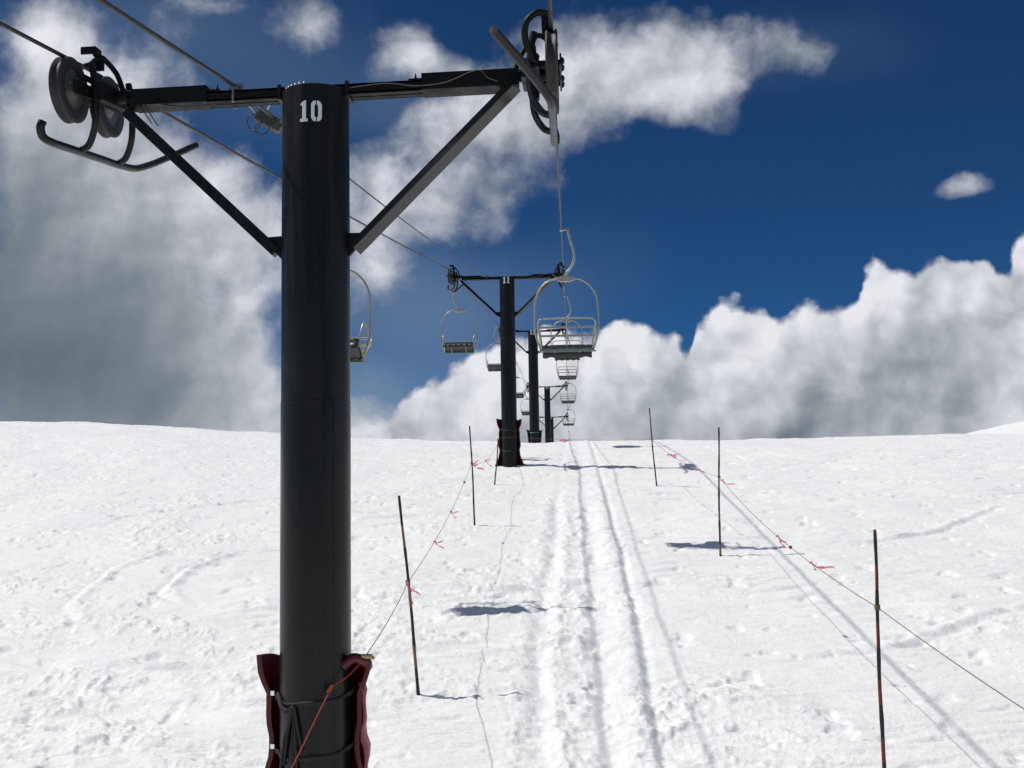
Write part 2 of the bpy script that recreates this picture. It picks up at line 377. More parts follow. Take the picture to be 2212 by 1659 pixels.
TM = [(.35, 20.6), (.34, 18.3), (.34, 15.7), (.23, 11.2), (.24, 9.2), (.25, 8.2), (.25, 4)]
TR = [(.69, 40), (.69, 30.4), (.72, 23.4), (.73, 18.8), (.75, 15.7), (.72, 11.2), (.66, 8.2), (.6, 4)]
def dseg(X, Y, pts):          # distance and side to a polyline
    best = np.full(X.shape, 1e9); sd = np.zeros(X.shape); tt = np.zeros(X.shape); n = len(pts) - 1
    for i in range(n):
        ax, ay = pts[i]; bx, by = pts[i + 1]; dx, dy = bx - ax, by - ay
        t = np.clip(((X - ax) * dx + (Y - ay) * dy) / (dx * dx + dy * dy), 0, 1)
        qx = X - ax - t * dx; qy = Y - ay - t * dy; d = np.hypot(qx, qy); m = d < best
        best = np.where(m, d, best); sd = np.where(m, np.sign(dx * qy - dy * qx), sd); tt = np.where(m, (i + t) / n, tt)
    return best, sd, tt
CARVES = [([(-3.9, 16.4), (-4.6, 16.3), (-5.3, 15.9), (-5.66, 15.0), (-5.5, 13.7), (-5.0, 13.1)], .045),
          ([(-3.3, 13.2), (-4.4, 13.0), (-5.4, 13.3)], .035),
          ([(-5.0, 17.8), (-6.2, 16.6), (-6.8, 15.1), (-6.5, 13.1), (-5.6, 11.8)], .03),
          ([(-4.0, 21.5), (-6.0, 21.0), (-8.0, 19.0), (-9.0, 17.)], .05),
          ([(-5.4, 19.6), (-4.6, 19.2), (-3.9, 19.1)], .07), ([(-2.6, 21.), (-3.3, 20.6), (-4.4, 20.5), (-6., 20.6)], .05),
          ([(-2.2, 19.3), (-3.4, 18.9), (-4.4, 18.6)], .06),
          ([(-.2, 13.9), (-1., 13.75), (-2.1, 13.95)], .09), ([(1.3, 16.9), (2.4, 16.75), (3.6, 16.9)], .05),
          ([(3.7, 16.2), (4.6, 16.3), (6., 17.2), (8., 19.4)], .04), ([(2., 10.6), (3.2, 11.), (5., 12.3), (7.5, 13.6)], .03),
          ([(-.2, 14.0), (.25, 14.05)], .06), ([(-1., 10.9), (-.3, 11.3), (.6, 11.5)], .03), ([(.0, 26.6), (1.2, 26.3), (3.2, 26.7)], .05),
          ([(-4.2, 9.8), (-3., 9.5), (-2.1, 9.6)], .04), ([(-6., 11.), (-4.6, 10.6), (-3., 10.9)], .04)]
def snow_z(X, Y):
    z = base_z(X, Y)
    near = np.clip(1.25 - Y / 70., .2, 1)
    wx = X + .6 * fbm(X * .35, Y * .35, 2, s=3.); wy = Y + .5 * fbm(X * .4, Y * .4, 2, s=11.)
    z = z + .085 * fbm(wx * .30, wy * .42, 3, s=1.) * sstep(Y, 2, 8)
    # wind and side-slip streaks across the slope
    st = fbm(wx * .55 + .12 * wy, wy * 3.0 - .35 * wx, 4, .55, s=21.)
    pm = sstep(fbm(wx * .28, wy * .28, 3, s=31.), -.22, .22)
    z = z + .030 * (1 - np.abs(st) * 2.2) * (.35 + .65 * pm)
    st2 = fbm(wx * 1.1 - .5 * wy, wy * 7 + 1.2 * wx, 3, .55, s=41.)
    z = z + .011 * (1 - np.abs(st2) * 2.5)
    # chunky patches
    cm = sstep(fbm(wx * .33, wy * .45, 3, s=51.) + .20 * sstep(-X, 0, 4) * sstep(-Y, -15, -10), .0, .26)
    cm = cm * (1 - .75 * sstep(X, .9, 2.2)) * (.55 + .9 * sstep(fbm(X * .9, Y * .9, 2, s=57.), -.25, .35))
    ch = fbm(X * 3.6 + wx, Y * 3.9, 3, .55, s=61.)
    lump = sstep(ch, -.05, .55)
    z = z + (.024 * lump) * (.05 + .95 * cm * (.5 + .6 * sstep(Y, 26, 10))) * near
    ch2 = fbm(X * 8.3 - wy, Y * 8.0, 3, .6, s=66.)
    z = z + .010 * sstep(ch2, .02, .6) * (.10 + cm) * near
    z = z + .045 * fbm(X * .95, Y * 1.35, 3, .5, s=85.) * (.35 + sstep(-X, -1, 4) * sstep(-Y, -16, -9))
    fine = fbm(X * 14, Y * 12, 3, .65, s=71.)
    z = z + .0042 * fine * (.7 + .5 * cm) * near
    pit = fbm(X * 2.1, Y * 2.3, 3, .55, s=75.)
    z = z - .035 * sstep(-pit, .30, .6) * near
    # tracks of a snow machine: two ski ruts and a churned strip between them
    lump1 = fbm(X * 4.5, Y * 3.6, 3, .6, s=91.); lump2 = fbm(X * 9, Y * 8, 2, .6, s=95.)
    yy0 = Y * 0
    c = track(Y, TL) + .06 * perlin(Y * .7, yy0 + 3.3) + .03 * perlin(X * 2, Y * 2.2); d = X - c
    f = .8 * sstep(Y, 3, 6) * (.30 + .70 * (1 - sstep(Y, 19, 23)))
    rag = 1 + 1.1 * perlin(Y * 1.3, yy0 + 6.1) + .9 * lump1
    z = z - f * .045 * np.exp(-(d / .10) ** 2) * np.clip(rag, .15, 2.2)
    z = z + f * (.034 * np.exp(-((d - .20) / .11) ** 2) + .022 * np.exp(-((d + .22) / .12) ** 2)) * np.clip(.5 + 1.7 * lump1 + .6 * lump2, 0, 2) * (1 - .7 * sstep(Y, 17, 22))
    c = track(Y, TM) + .05 * perlin(Y * .8, yy0 + 9.3); d = X - c
    f = .8 * sstep(Y, 3, 6) * (1 - sstep(Y, 19.5, 21))
    pad_ = sstep(perlin(Y * 1.9 + .3 * X, yy0 + 2.7) + .6 * perlin(Y * 4.1, yy0 + 4.4), -.05, .35)
    z = z - f * .055 * np.exp(-(d / .095) ** 2) * pad_ * (1 + .8 * lump1)
    z = z + f * .026 * np.exp(-((d + .16) / .09) ** 2) * np.clip(.6 + 2. * lump1, 0, 2)
    c = track(Y, TR) + .04 * perlin(Y * .45, yy0 + 1.3) + .012 * perlin(X * 3, Y * 3.); d = X - c
    f = sstep(Y, 3, 6)
    z = z + f * (.050 * sstep(d, -.42, -.10) * (1 - sstep(d, -.085, .03)) * (1 - .6 * sstep(Y, 20, 26))) * (1 + .5 * lump1)
    z = z - f * .018 * np.exp(-((d - .03) / .055) ** 2) * (1 + .5 * lump1)
    z = z - .02 * sstep(X, -.2, .15) * (1 - sstep(X, .2, .55)) * sstep(Y, 4, 7) * (1 - sstep(Y, 18, 22))
    # carved edges: cut with a small lip
    for pts, a in CARVES:
        d, sd, t = dseg(X, Y, pts); en = np.sin(np.clip(t, 0, 1) * np.pi) ** .5
        wob = 1 + 1.2 * perlin(X * 3, Y * 3 + 7)
        s = d * sd
        z = z + 1.1 * a * en * wob * (np.exp(-((s - .07) / .08) ** 2) - .7 * np.exp(-((s + .05) / .07) ** 2)) * .8
    return z
def ground():
    ys = [-300, -150, -70, -35, -18, -9, -4, -1, 1, 2.5, 3.8, 4.8, 5.6, 6.2, 6.7]
    y = 7.0
    while y < 43: ys.append(y); y += max(.0125, .00245 * y)
    while y < 3000: ys.append(y); y *= 1.035
    ys = np.array(ys)
    us = list(np.arange(-.60, .60, .00125)); lo = -.60; hi = .60; a = []; b = []; st = .004
    while hi < 45: hi += st; lo -= st; a.append(lo); b.append(hi); st *= 1.16
    us = np.array(a[::-1] + us + b)
    W = np.sqrt(np.maximum(ys, 0) ** 2 + 9)
    X = us[None, :] * W[:, None]; Y = np.repeat(ys[:, None], len(us), 1)
    Z = snow_z(X, Y)
    n, m = X.shape; me = bpy.data.meshes.new('snow_slope')
    v = np.stack([X, Y, Z], -1).reshape(-1, 3).astype(np.float32)
    i = np.arange(n - 1)[:, None] * m + np.arange(m - 1)[None, :]; i = i.reshape(-1)
    f = np.stack([i, i + 1, i + m + 1, i + m], -1).astype(np.int32)
    me.vertices.add(len(v)); me.vertices.foreach_set('co', v.ravel())
    me.loops.add(f.size); me.loops.foreach_set('vertex_index', f.ravel())
    me.polygons.add(len(f)); me.polygons.foreach_set('loop_start', np.arange(len(f), dtype=np.int32) * 4)
    try: me.polygons.foreach_set('loop_total', np.full(len(f), 4, np.int32))
    except Exception: pass
    me.polygons.foreach_set('use_smooth', np.ones(len(f), bool)); me.update(calc_edges=True); me.validate()
    mm = bpy.data.materials.new('snow'); mm.use_nodes = True; nt = mm.node_tree; bs = nt.nodes['Principled BSDF']
    bs.inputs['Roughness'].default_value = .55; bs.inputs['Specular IOR Level'].default_value = .25
    tc = nt.nodes.new('ShaderNodeTexCoord'); P = tc.outputs['Object']
    c1 = noise(nt, P, .5, 4, .6).outputs['Fac']
    mx = nt.nodes.new('ShaderNodeMixRGB'); nt.links.new(smooth(nt, c1, .35, .65), mx.inputs[0])
    mx.inputs[1].default_value = (.865, .875, .875, 1); mx.inputs[2].default_value = (.905, .91, .91, 1)
    nt.links.new(mx.outputs[0], bs.inputs['Base Color'])
    b1 = noise(nt, P, 28., 6, .7).outputs['Fac']; b2 = noise(nt, vmt(nt, 'MULTIPLY', P, (1., 3.2, 1.)), 6., 5, .65, dist=.6).outputs['Fac']
    hgt = mth(nt, 'ADD', mth(nt, 'MULTIPLY', b1, .55), b2)
    bp = nt.nodes.new('ShaderNodeBump'); bp.inputs['Strength'].default_value = .5; bp.inputs['Distance'].default_value = .05
    nt.links.new(hgt, bp.inputs['Height']); nt.links.new(bp.outputs[0], bs.inputs['Normal'])
    me.materials.append(mm)
    o = bpy.data.objects.new('snow_ground', me); COL.objects.link(o); tag(o, kind='structure')
ground()
def gz(x, y): return float(snow_z(np.array([float(x)]), np.array([float(y)]))[0])

# ---------------------------------------------------------------- lift line data (x of the towers, gauge, heights)
XP = -1.503; G2 = 1.45; XLr = XP - G2; XRr = XP + G2
#          number, y, rope z, pole radius
TOWERS = [('10', 6.04, 2.59, .203), ('11', 26.0, 5.28, .195), ('12', 45.2, 6.57, .215), ('13', 74.4, 6.56, .215), ('14', 88.0, 5.09, .215)]
SLOPE = [.155, .10, .03, -.05, -.12]
ROPE_NODES = [(-30, -2.6), (-14, -.35), (6.04, 2.59), (26.0, 5.28), (45.2, 6.57), (74.4, 6.56), (88, 5.09), (112, 2.2), (150, -2.8)]
def rope_z(y):
    for (a, za), (b, zb) in zip(ROPE_NODES, ROPE_NODES[1:]):
        if a <= y <= b:
            t = (y - a) / (b - a); return za + (zb - za) * t - .00010 * (b - a) ** 2 * 4 * t * (1 - t)
    return 0

# ---- stencil digits: polygons in a 0.7 x 1 cell, even-odd
def digit_polys(c):
    if c == '1': return [[(.18, .86), (.38, 1.), (.50, 1.), (.50, .16), (.60, .13), (.60, 0.), (.14, 0.), (.14, .13), (.28, .16), (.28, .78), (.18, .76)]]
    if c == '0': return [[(.31, 1.), (.14, .96), (.03, .82), (.03, .18), (.14, .04), (.31, 0.), (.31, .18), (.24, .26), (.24, .74), (.31, .82)],
                         [(.37, 1.), (.55, .96), (.66, .82), (.66, .18), (.55, .04), (.37, 0.), (.37, .18), (.45, .26), (.45, .74), (.37, .82)]]
    if c == '2': return [[(.05, .78), (.10, .93), (.25, 1.), (.45, 1.), (.60, .92), (.65, .78), (.62, .62), (.30, .24), (.30, .18), (.62, .18), (.62, 0.), (.05, 0.), (.05, .18), (.42, .62), (.44, .76), (.38, .83), (.30, .82), (.26, .72)]]
    if c == '3': return [[(.05, .80), (.12, .94), (.28, 1.), (.46, 1.), (.62, .90), (.64, .70), (.55, .53), (.65, .36), (.62, .12), (.46, 0.), (.26, 0.), (.10, .08), (.05, .22), (.25, .25), (.32, .16), (.42, .20), (.44, .36), (.36, .45), (.28, .45), (.28, .60), (.38, .62), (.43, .72), (.40, .83), (.30, .84), (.25, .77)]]
    if c == '4': return [[(.40, 1.), (.60, 1.), (.60, .38), (.68, .38), (.68, .22), (.60, .22), (.60, 0.), (.40, 0.), (.40, .22), (.02, .22), (.02, .38), (.38, 1.), (.40, .72), (.40, .38), (.22, .38), (.40, .70)]]
def wrap_digits(txt, cx, cy, rad, z0, h, ang0, wfac=.78, gap=.12):
    """white stencil numbers lying on a round pole, facing -y, centred on angle ang0"""
    mb = MB(); cell = h * wfac; tot = len(txt) * cell * .72 + (len(txt) - 1) * gap * h * .3; x = -tot / 2
    for c in txt:
        polys = digit_polys(c); N = 36
        for k in range(N):
            a = .0 + .7 * k / N; b = .7 * (k + 1) / N; mid = (a + b) / 2
            for pl in polys:
                ys = []
                for i in range(len(pl)):
                    (x1, y1), (x2, y2) = pl[i], pl[(i + 1) % len(pl)]
                    if (x1 > mid) != (x2 > mid): ys.append(y1 + (mid - x1) / (x2 - x1) * (y2 - y1))
                ys.sort()
                for ya, yb in zip(ys[::2], ys[1::2]):
                    q = []
                    for (xx, zz) in ((a, ya), (b, ya), (b, yb), (a, yb)):
                        th = ang0 + (x + xx * cell) / rad
                        q.append((cx + math.sin(th) * (rad + .0025), cy - math.cos(th) * (rad + .0025), z0 + zz * h))
                    mb.add(q, [(0, 1, 2, 3)])
        x += cell * .72 + gap * h * .3
    return mb

def build_tower(idx, label):
    num, Y, zrope, rad = TOWERS[idx]; sl = SLOPE[idx]; zr = zrope - .06; near = idx == 0
    zg = gz(XP, Y); T = empty('lift_tower', (XP, Y, zg)); dz = -zg
    tag(T, label, 'lift tower', 'lift towers in a row up the slope')
    seg = 56 if near else 28
    zt = zr - .195
    zb = zr - .221; zbt = zr - .157          # beam bottom and top
    def B(mb, name, m, parent=T, bevel=0., **k):
        # mesh is in world minus tower x,y: shift z to the local frame
        tl_ = .018 if near and name not in ('tower_number', 'weld_seam') else 0.      # the nearest arm sits slightly tilted
        mb.v = [(x, y, z + dz + tl_ * x) for x, y, z in mb.v]
        return mb.build(name, m, parent, bevel)
    # pole: two rolled tubes with a weld seam
    p = MB(); sz = zr - 2.085
    prof = [(rad * 1.012, zg - .5), (rad * 1.012, sz - .004), (rad * 1.018, sz - .003), (rad * 1.018, sz + .003), (rad, sz + .005), (rad, zt - .004), (rad - .004, zt)]
    for q in zip(prof, prof[1:]): p.lathe(list(q), seg)
    p.disc(rad - .004, zt, seg)
    po = B(p, 'pole', M['paint'])
    # seam weld line down the pole
    w = MB(); a = .78; w.tube([(math.sin(a) * rad * 1.012, -math.cos(a) * rad * 1.012, zg + .02), (math.sin(a) * rad * 1.012, -math.cos(a) * rad * 1.012, sz)], .004, 6); B(w, 'weld_seam', M['paint'], po)
    # number
    h = .128 if near else (.17 if idx == 1 else .2)
    d = wrap_digits(num, 0, 0, rad, zr - (.432 if near else .36), h, (.075 if near else -.05))
    B(d, 'tower_number', M['white'], po)
    if near:
        for k in range(7):
            bo = MB(); a = -1.15 + k * .17; bo.lathe([(.009, -.006), (.009, .008), (.004, .012)], 8, Matrix.Translation((math.sin(a) * (rad - .02), -math.cos(a) * (rad - .02), zt + .004)))
            B(bo, 'cap_bolt', M['steel'], po)
    # cross arm: two channels back to back running through the pole top
    b = MB(); e = G2 - .29
    for s in (-1, 1):
        b.box((0, s * .052, (zb + zbt) / 2), (2 * e, .012, zbt - zb))
        b.box((0, s * .033, zbt - .006), (2 * e, .05, .012)); b.box((0, s * .033, zb + .006), (2 * e, .05, .012))
    b.box((0, 0, (zb + zbt) / 2 + .002), (2 * e - .01, .02, zbt - zb - .03))
    bm_ = B(b, 'cross_arm', M['paint_dull'])
    # pole collar where the arm goes through
    for s in (-1, 1):
        c = MB(); c.box((s * (rad + .004), 0, (zb + zbt) / 2 - .004), (.02, .16, zbt - zb + .03)); B(c, 'arm_collar', M['paint'])
    # sleeves at both ends, bolted through
    for s in (-1, 1):
        sm = MB(); x0, x1 = s * (e + .03 + .055 * s), s * (e - .50)
        sm.box(((x0 + x1) / 2, 0, (zb + zbt) / 2 + .017), (abs(x0 - x1), .142, zbt - zb + .038))
        for q in (.06, .14, .22, .34): sm.box((x1 + s * q, .02, zbt + .034), (.016, .016, .03))
        sm.lathe([(.012, 0), (.010, .03), (.001, .065)], 8, Matrix.Translation((x1 - s * .045, 0, zbt + .002)))
        sm.box((x1 - s * .04, 0, zbt + .004), (.08, .12, .012))
        B(sm, 'arm_sleeve', M['paint_dull'], bm_)
    # diagonal braces and their gussets
    for s in (-1, 1):
        g = MB(); r0 = rad - .02
        g.prism([(s * r0, zr - 1.065), (s * (rad + .115), zr - 1.07), (s * (rad + .075), zr - 1.13), (s * r0, zr - 1.235)], -.012, .012)
        B(g, 'brace_gusset', M['paint'])
        k = MB(); k.bar((s * (rad + .035), 0, zr - 1.165), (s * (e + .02 + .045 * (1 + s) / 2), 0, zb - .012 + .043 * (1 + s) / 2 - .01), .078, .062, up=(0, .50 if s > 0 else 0, 1))
        br = B(k, 'brace', M['gloss'] if s > 0 else M['paint'], T, .004)
        if near and s == 1:
            # small scuffed paint marks on the underside
            a0 = Vector((rad + .035, 0, zr - 1.165)); a1 = Vector((e + .02, 0, zb - .012)); dd = (a1 - a0).normalized(); up = Vector((0, .5, 1)); sx = dd.cross(up).normalized(); nn = -sx.cross(dd).normalized()
            mk = MB(); c0 = a0.lerp(a1, .46) + nn * .0325
            yv = -sx if sx.y < 0 else sx
            mk.bar(c0 - yv * .022 - dd * .012, c0 - yv * .022 + dd * .012, .006, .002, up=nn)
            mk.bar(c0 + yv * .008 - dd * .012, c0 + yv * .008 + dd * .012, .006, .002, up=nn)
            mk.bar(c0 - yv * .02, c0 + yv * .006, .005, .002, up=nn)
            B(mk, 'painted_mark', M['white'], br); mk = MB()
            c1 = a0.lerp(a1, .415) + nn * .0325
            mk.bar(c1 - yv * .02 - dd * .01, c1 + yv * .01 + dd * .006, .003, .002, up=nn); mk.bar(c1 - yv * .01 + dd * .008, c1 + yv * .015 - dd * .004, .003, .002, up=nn)
            B(mk, 'painted_mark', M['white'], br)
    # sheave trains at both ends
    for s in (-1, 1):
        def P(o_, a_, z_):      # o_ outwards from the rope, a_ along the line (away from the flared end), z_ above the rope
            yy = a_ if s < 0 else -a_
            return Vector((s * (G2 + o_), yy + .05, zrope + sl * (yy + .05) + z_))
        t_ = MB(); wr = .19
        # equaliser beam carrying the two wheels, arm bracket, pivot
        t_.bar(P(-.085, -.36, -.19), P(-.085, .36, -.19), .018, .075)
        t_.bar(P(.050, -.36, -.19), P(.050, .36, -.19), .012, .06)
        for q in (-.25, .25): t_.tube([P(-.11, q, -.19), P(.06, q, -.19)], .022, 10)
        t_.tube([P(-.32, 0, -.19), P(.055, 0, -.19)], .04, 12)
        t_.bar(P(-.16, -.20, -.19), P(-.16, .20, -.19), .05, .11)
        t_.bar(P(-.10, -.12, -.06), P(-.10, -.12, -.32), .03, .05, up=(0, 1, 0))
        t_.bar(P(-.10, .36, -.12), P(-.10, -.36, -.12), .02, .03)
        for q in (-.3, -.14, .14, .3): t_.lathe([(.024, -.004), (.022, .008), (.012, .016), (0, .018)], 10, Matrix.Translation(P(.056, q, -.19)) @ Matrix.Rotation(R(90 * s), 4, 'Y'))
        fr = B(t_, 'sheave_train', M['paint_dull'])
        for q in (-.25, .25):
            c = P(0, q, -wr); mt = Matrix.Translation(c) @ Matrix.Rotation(R(90), 4, 'Y')
            tyre = MB(); tyre.lathe([(.118, -.03), (wr - .012, -.036), (wr + .004, -.030), (wr + .004, -.022), (wr - .012, -.010), (wr - .014, 0), (wr - .012, .010), (wr + .004, .022), (wr + .004, .030), (wr - .012, .036), (.118, .03)], 40 if near else 20, mt)
            wt = B(tyre, 'sheave_wheel', M['rubber'], T)
            rim = MB(); rim.lathe([(.125, -.031), (.110, -.022), (.060, -.012), (.045, -.034), (.018, -.036), (0, -.036)], 32 if near else 14, mt)
            rim.lathe([(.125, .031), (.110, .022), (.060, .012), (.045, .034), (.018, .036), (0, .036)], 32 if near else 14, mt)
            B(rim, 'rim', M['rim'], wt)
        # two J-shaped hangers and the long guide tube under the wheels
        n = 8 if near else 4
        for q in (-.16, .36):
            j = MB(); j.tube(curve([P(-.10, q - .02, -.02), P(-.12, q - .02, -.12), P(-.13, q - .02, -.26), P(-.118, q, -.40), P(-.065, q + .04, -.505), P(-.01, q + .05, -.535)], n), .021, 10 if near else 6)
            B(j, 'guide_hanger', M['paint'], fr)
        gt = MB()
        gt.tube(curve([P(.0, -.55, -.44), P(.01, -.555, -.475), P(.01, -.525, -.525), P(0, -.43, -.545), P(0, -.2, -.545), P(0, .2, -.545), P(0, .65, -.545), P(-.01, .80, -.525), P(-.06, .93, -.47), P(-.16, 1.16, -.385), P(-.265, 1.39, -.30)], n), .024, 12 if near else 6)
        if s < 0:
            gt = MB(); gt.tube(curve([P(.0, -.55, -.44), P(.01, -.555, -.475), P(.01, -.525, -.525), P(0, -.43, -.545), P(0, -.2, -.545), P(0, .2, -.545), P(0, .45, -.545), P(0, .70, -.53), P(-.02, .90, -.475), P(-.06, 1.06, -.41), P(-.13, 1.22, -.33), P(-.19, 1.34, -.265)], n), .024, 12 if near else 6)
        B(gt, 'guide_tube', M['paint'], fr)
        # stop arm above the rope
        ar = MB()
        ar.tube(curve([P(-.24, -.03, -.18), P(-.19, -.03, -.05), P(-.115, -.03, .045), P(-.075, -.03, .065), P(-.02, -.03, .03), P(.03, -.06, .0)], n), .017, 8)
        if s < 0:
            ar.box(P(-.025, -.07, .105), (.095, .014, .045)); ar.box(P(-.07, -.05, .09), (.03, .06, .05)); ar.box(P(-.075, -.02, .02), (.05, .02, .07))
        else:
            B(ar, 'rope_catcher', M['paint_dull'], fr); ar = MB()
            ar.tube(curve([P(-.10, .36, -.19), P(-.145, .44, -.1), P(-.14, .47, .0), P(-.08, .46, .06), P(-.02, .43, .06)], n), .02, 8)
            ar.box(P(-.03, .30, .03), (.05, .14, .06))
        B(ar, 'rope_catcher', M['paint_dull'], fr)
    # loose control wire looping along the arm
    wi = MB(); y = -.078
    wi.tube(curve([(rad + .02, y, zb + .03), (.45, y, zb + .045), (.62, y, zb + .02), (.80, y, zb + .03), (.95, y, zb + .085), (1.02, y - .01, zb + .09), (1.06, y - .01, zb + .045), (1.12, y, zb + .02)], 6), .003, 6)
    B(wi, 'control_wire', M['pvc'], bm_)
    wi = MB(); wi.tube(curve([(-.95, -.05, zb), (-.8, -.05, zb - .02), (-.55, -.05, zb - .012), (-.45, -.05, zb)], 6), .004, 6)
    B(wi, 'control_wire', M['cable'], bm_); wi = MB(); wi.tube([(-1.08, -.05, zb - .0), (-1.01, -.04, zb - .11)], .004, 6)
    B(wi, 'control_wire', M['cable'], bm_); wi = MB(); wi.tube([(-1.05, -.05, zb - .0), (-.97, -.04, zb - .13)], .004, 6)
    B(wi, 'control_wire', M['cable'], bm_)
    # clamp holding the communication cable on the arm
    cl = MB(); cl.box((-.497, 0, zbt + .012), (.05, .13, .02)); cl.tube([(-.497, -.06, zb - .01), (-.497, -.06, zbt + .03)], .008, 6); cl.box((-.48, -.03, zbt + .035), (.07, .03, .02))
    cl.tube([(-.52, .06, zb - .01), (-.52, .06, zbt + .03)], .008, 6)
    B(cl, 'cable_clamp', M['steel'], bm_)
    return T
TW = ['black tubular lift tower marked 10, the nearest and largest',
      'black lift tower marked 11 with red pads round its foot on the snow',
      'lift tower marked 12, its pole just right of tower 11, foot behind the crest',
      'lift tower marked 13 with its pole against the clouds just right of tower 12',
      'farthest lift tower, marked 14, its pole half hidden behind tower 13']
tower_objs = [build_tower(i, TW[i]) for i in range(5)]

# ---------------------------------------------------------------- tower pads
def build_pad(idx, h, mats, label, flare_top, flare_bot, straps, red_right=False):
    num, Y, zr, rad = TOWERS[idx]; zg = gz(XP, Y)
    z0, z1 = (zg - .1, zg + h)
    T = empty('tower_pad', (XP, Y, zg)); tag(T, label, 'tower pad', 'padded covers tied round the towers')
    rnd = random.Random(idx); n, mz = 40, 26
    A0, A1 = R(-98), R(278) if False else R(98)
    mb = MB(); NZ = mz; th0 = R(82); span = R(360 - 164)
    def prof(z):                 # extra width of the free edges by height (pinched at the straps)
        t = (z - z0) / (z1 - z0); e = .034 + .010 * math.sin(t * 15 + idx)
        for zs in straps: e -= .028 * math.exp(-((z - zs) / .07) ** 2)
        e += flare_top * max(0, (t - .80) / .2) ** 1.3 + flare_bot * max(0, (.30 - t) / .3) ** 1.2
        return max(e, .010)
    outer = []; inner = []
    for i in range(NZ + 1):
        z = z0 + (z1 - z0) * i / NZ; e = prof(z); ro = []; ri = []
        for k in range(n + 1):
            q = k / n; th = th0 + span * q      # angle measured from -y towards +x
            edge = max(0, 1 - min(q, 1 - q) / .16)
            r_ = rad + .03 + .022 + edge ** .8 * e + .012 * math.sin(q * 41 + z * 9) * (1 - edge)
            zz = z + (.012 * math.sin(q * 23 + idx) if i == NZ else 0) + (edge * .05 * (1 if q > .5 else 0) if i == NZ else 0)
            ro.append((math.sin(th) * r_, -math.cos(th) * r_, zz - zg)); r2 = r_ - .028
            ri.append((math.sin(th) * r2, -math.cos(th) * r2, zz - zg))
        outer += ro; inner += ri
    W = n + 1; fs = []
    for i in range(NZ):
        for k in range(n): fs.append((i * W + k, i * W + k + 1, (i + 1) * W + k + 1, (i + 1) * W + k))
    mb.add(outer, fs, True); mb.add(inner, fs, True)
    off = len(outer)
    # rims
    def rim(idxs):
        for a, b in zip(idxs, idxs[1:]): mb.f.append((a, b, b + off, a + off)); mb.sm.append(False)
    rim([NZ * W + k for k in range(W)]); rim([k for k in range(W)]); rim([i * W for i in range(NZ + 1)]); rim([i * W + n for i in range(NZ + 1)])
    cv = mb.build('pad_cover', mats[0], T)
    if red_right:
        # rolled top edge and a looser faded outer flap on the right side
        rl = MB(); rl.tube(curve([(.175, -.08, z1 - zg - .02), (.24, -.065, z1 - zg + .02), (.30, -.03, z1 - zg - .01), (.30, .02, z1 - zg - .04), (.25, .08, z1 - zg - .03)], 6), [.03] * 25, 10)
        rl.build('rolled_edge', mats[0], T)
        fl = MB(); vs = []; NF = 24
        for i in range(NF + 1):
            t = i / NF; z = (z1 - zg) - .12 - t * 1.3
            for k in range(7):
                q = k / 6; th = R(82 + 50 * q); r_ = rad + .098 + .012 * math.sin(t * 21 + q * 3) + .008 * math.sin(t * 47) - .03 * (1 - min(1, t * 8))
                vs.append((math.sin(th) * r_, -math.cos(th) * r_, z))
        fs = [(i * 7 + k, i * 7 + k + 1, i * 7 + k + 8, i * 7 + k + 7) for i in range(NF) for k in range(6)]
        fl.add(vs, fs, True); fo = fl.build('outer_flap', mats[1], T); so_ = fo.modifiers.new('thickness', 'SOLIDIFY'); so_.thickness = .012
    # straps in front of the pole
    for zs in straps:
        st = MB(); pts = []; rr = rad * 1.012 + .006
        for k in range(33):
            q = k / 32; th = -R(84) + R(168) * q; sag = -.045 * math.sin(q * math.pi) - .012 * math.sin(q * 9)
            r_ = rr + .02 * abs(q - .5) * 2 * (abs(q - .5) > .42)
            pts.append((math.sin(th) * r_, -math.cos(th) * r_, zs - zg + sag + .03 * q * (1 if red_right else 0)))
        vs = []; fs = []
        hw = .013
        for x, y, z in pts: vs += [(x, y, z - hw), (x, y, z + hw), (x * .985, y * .985, z + hw), (x * .985, y * .985, z - hw)]
        for k in range(32):
            a = k * 4; b = a + 4
            for q in range(4): fs.append((a + q, a + (q + 1) % 4, b + (q + 1) % 4, b + q))
        st.add(vs, fs, True); sto = st.build('strap', mats[2], T)
        if idx == 0:
            bk = MB(); bk.box((math.sin(-R(80)) * (rr + .03), -math.cos(R(80)) * (rr + .03) - .01, zs - zg + .01), (.026, .014, .032))
            bk.build('buckle', M['buckle'], sto, .005)
    if idx == 0:
        tl = MB(); zk = straps[0] - zg - .035
        def on(a, z, e=.012): return (math.sin(a) * (rad + e), -math.cos(a) * (rad + e), z)
        for a1, l, wd in ((-.95, .40, .010), (-.72, .33, .007), (-.42, .40, .006), (-.12, .24, .009), (-.25, .36, .007)):
            tl.tube([on(-.33, zk), on(-.33 + (a1 + .33) * .5, zk - l * .45, .02), on(a1, zk - l)], wd, 6)
        tl.tube([on(-1.15, zk + .05), on(-.8, zk - .01, .02), on(-.55, zk - .03, .03), on(-.33, zk, .014)], .013, 6)
        tl.build('loose_strap_end', M['strap'], T)
    return T
zg0 = gz(XP, 6.04); zg1 = gz(XP, 26.); zg2 = gz(XP, 45.2)
build_pad(0, -1.06 - zg0, (M['red'], M['pinkred'], M['strap']), 'dark red vinyl pad strapped behind the foot of tower 10', .045, .03, (-1.245, -1.545, -1.95), True)
build_pad(1, 1.385 - zg1, (M['red'], M['pinkred'], M['strap']), 'red pad flared at top and bottom round the foot of tower 11', .05, .12, (.62 + zg1 * 0, 1.15))
build_pad(2, 1.93 - zg2, (M['blackpad'], M['pinkred'], M['teal']), 'black pad with pale straps round the foot of tower 12', .10, .08, (1.32, 1.85))

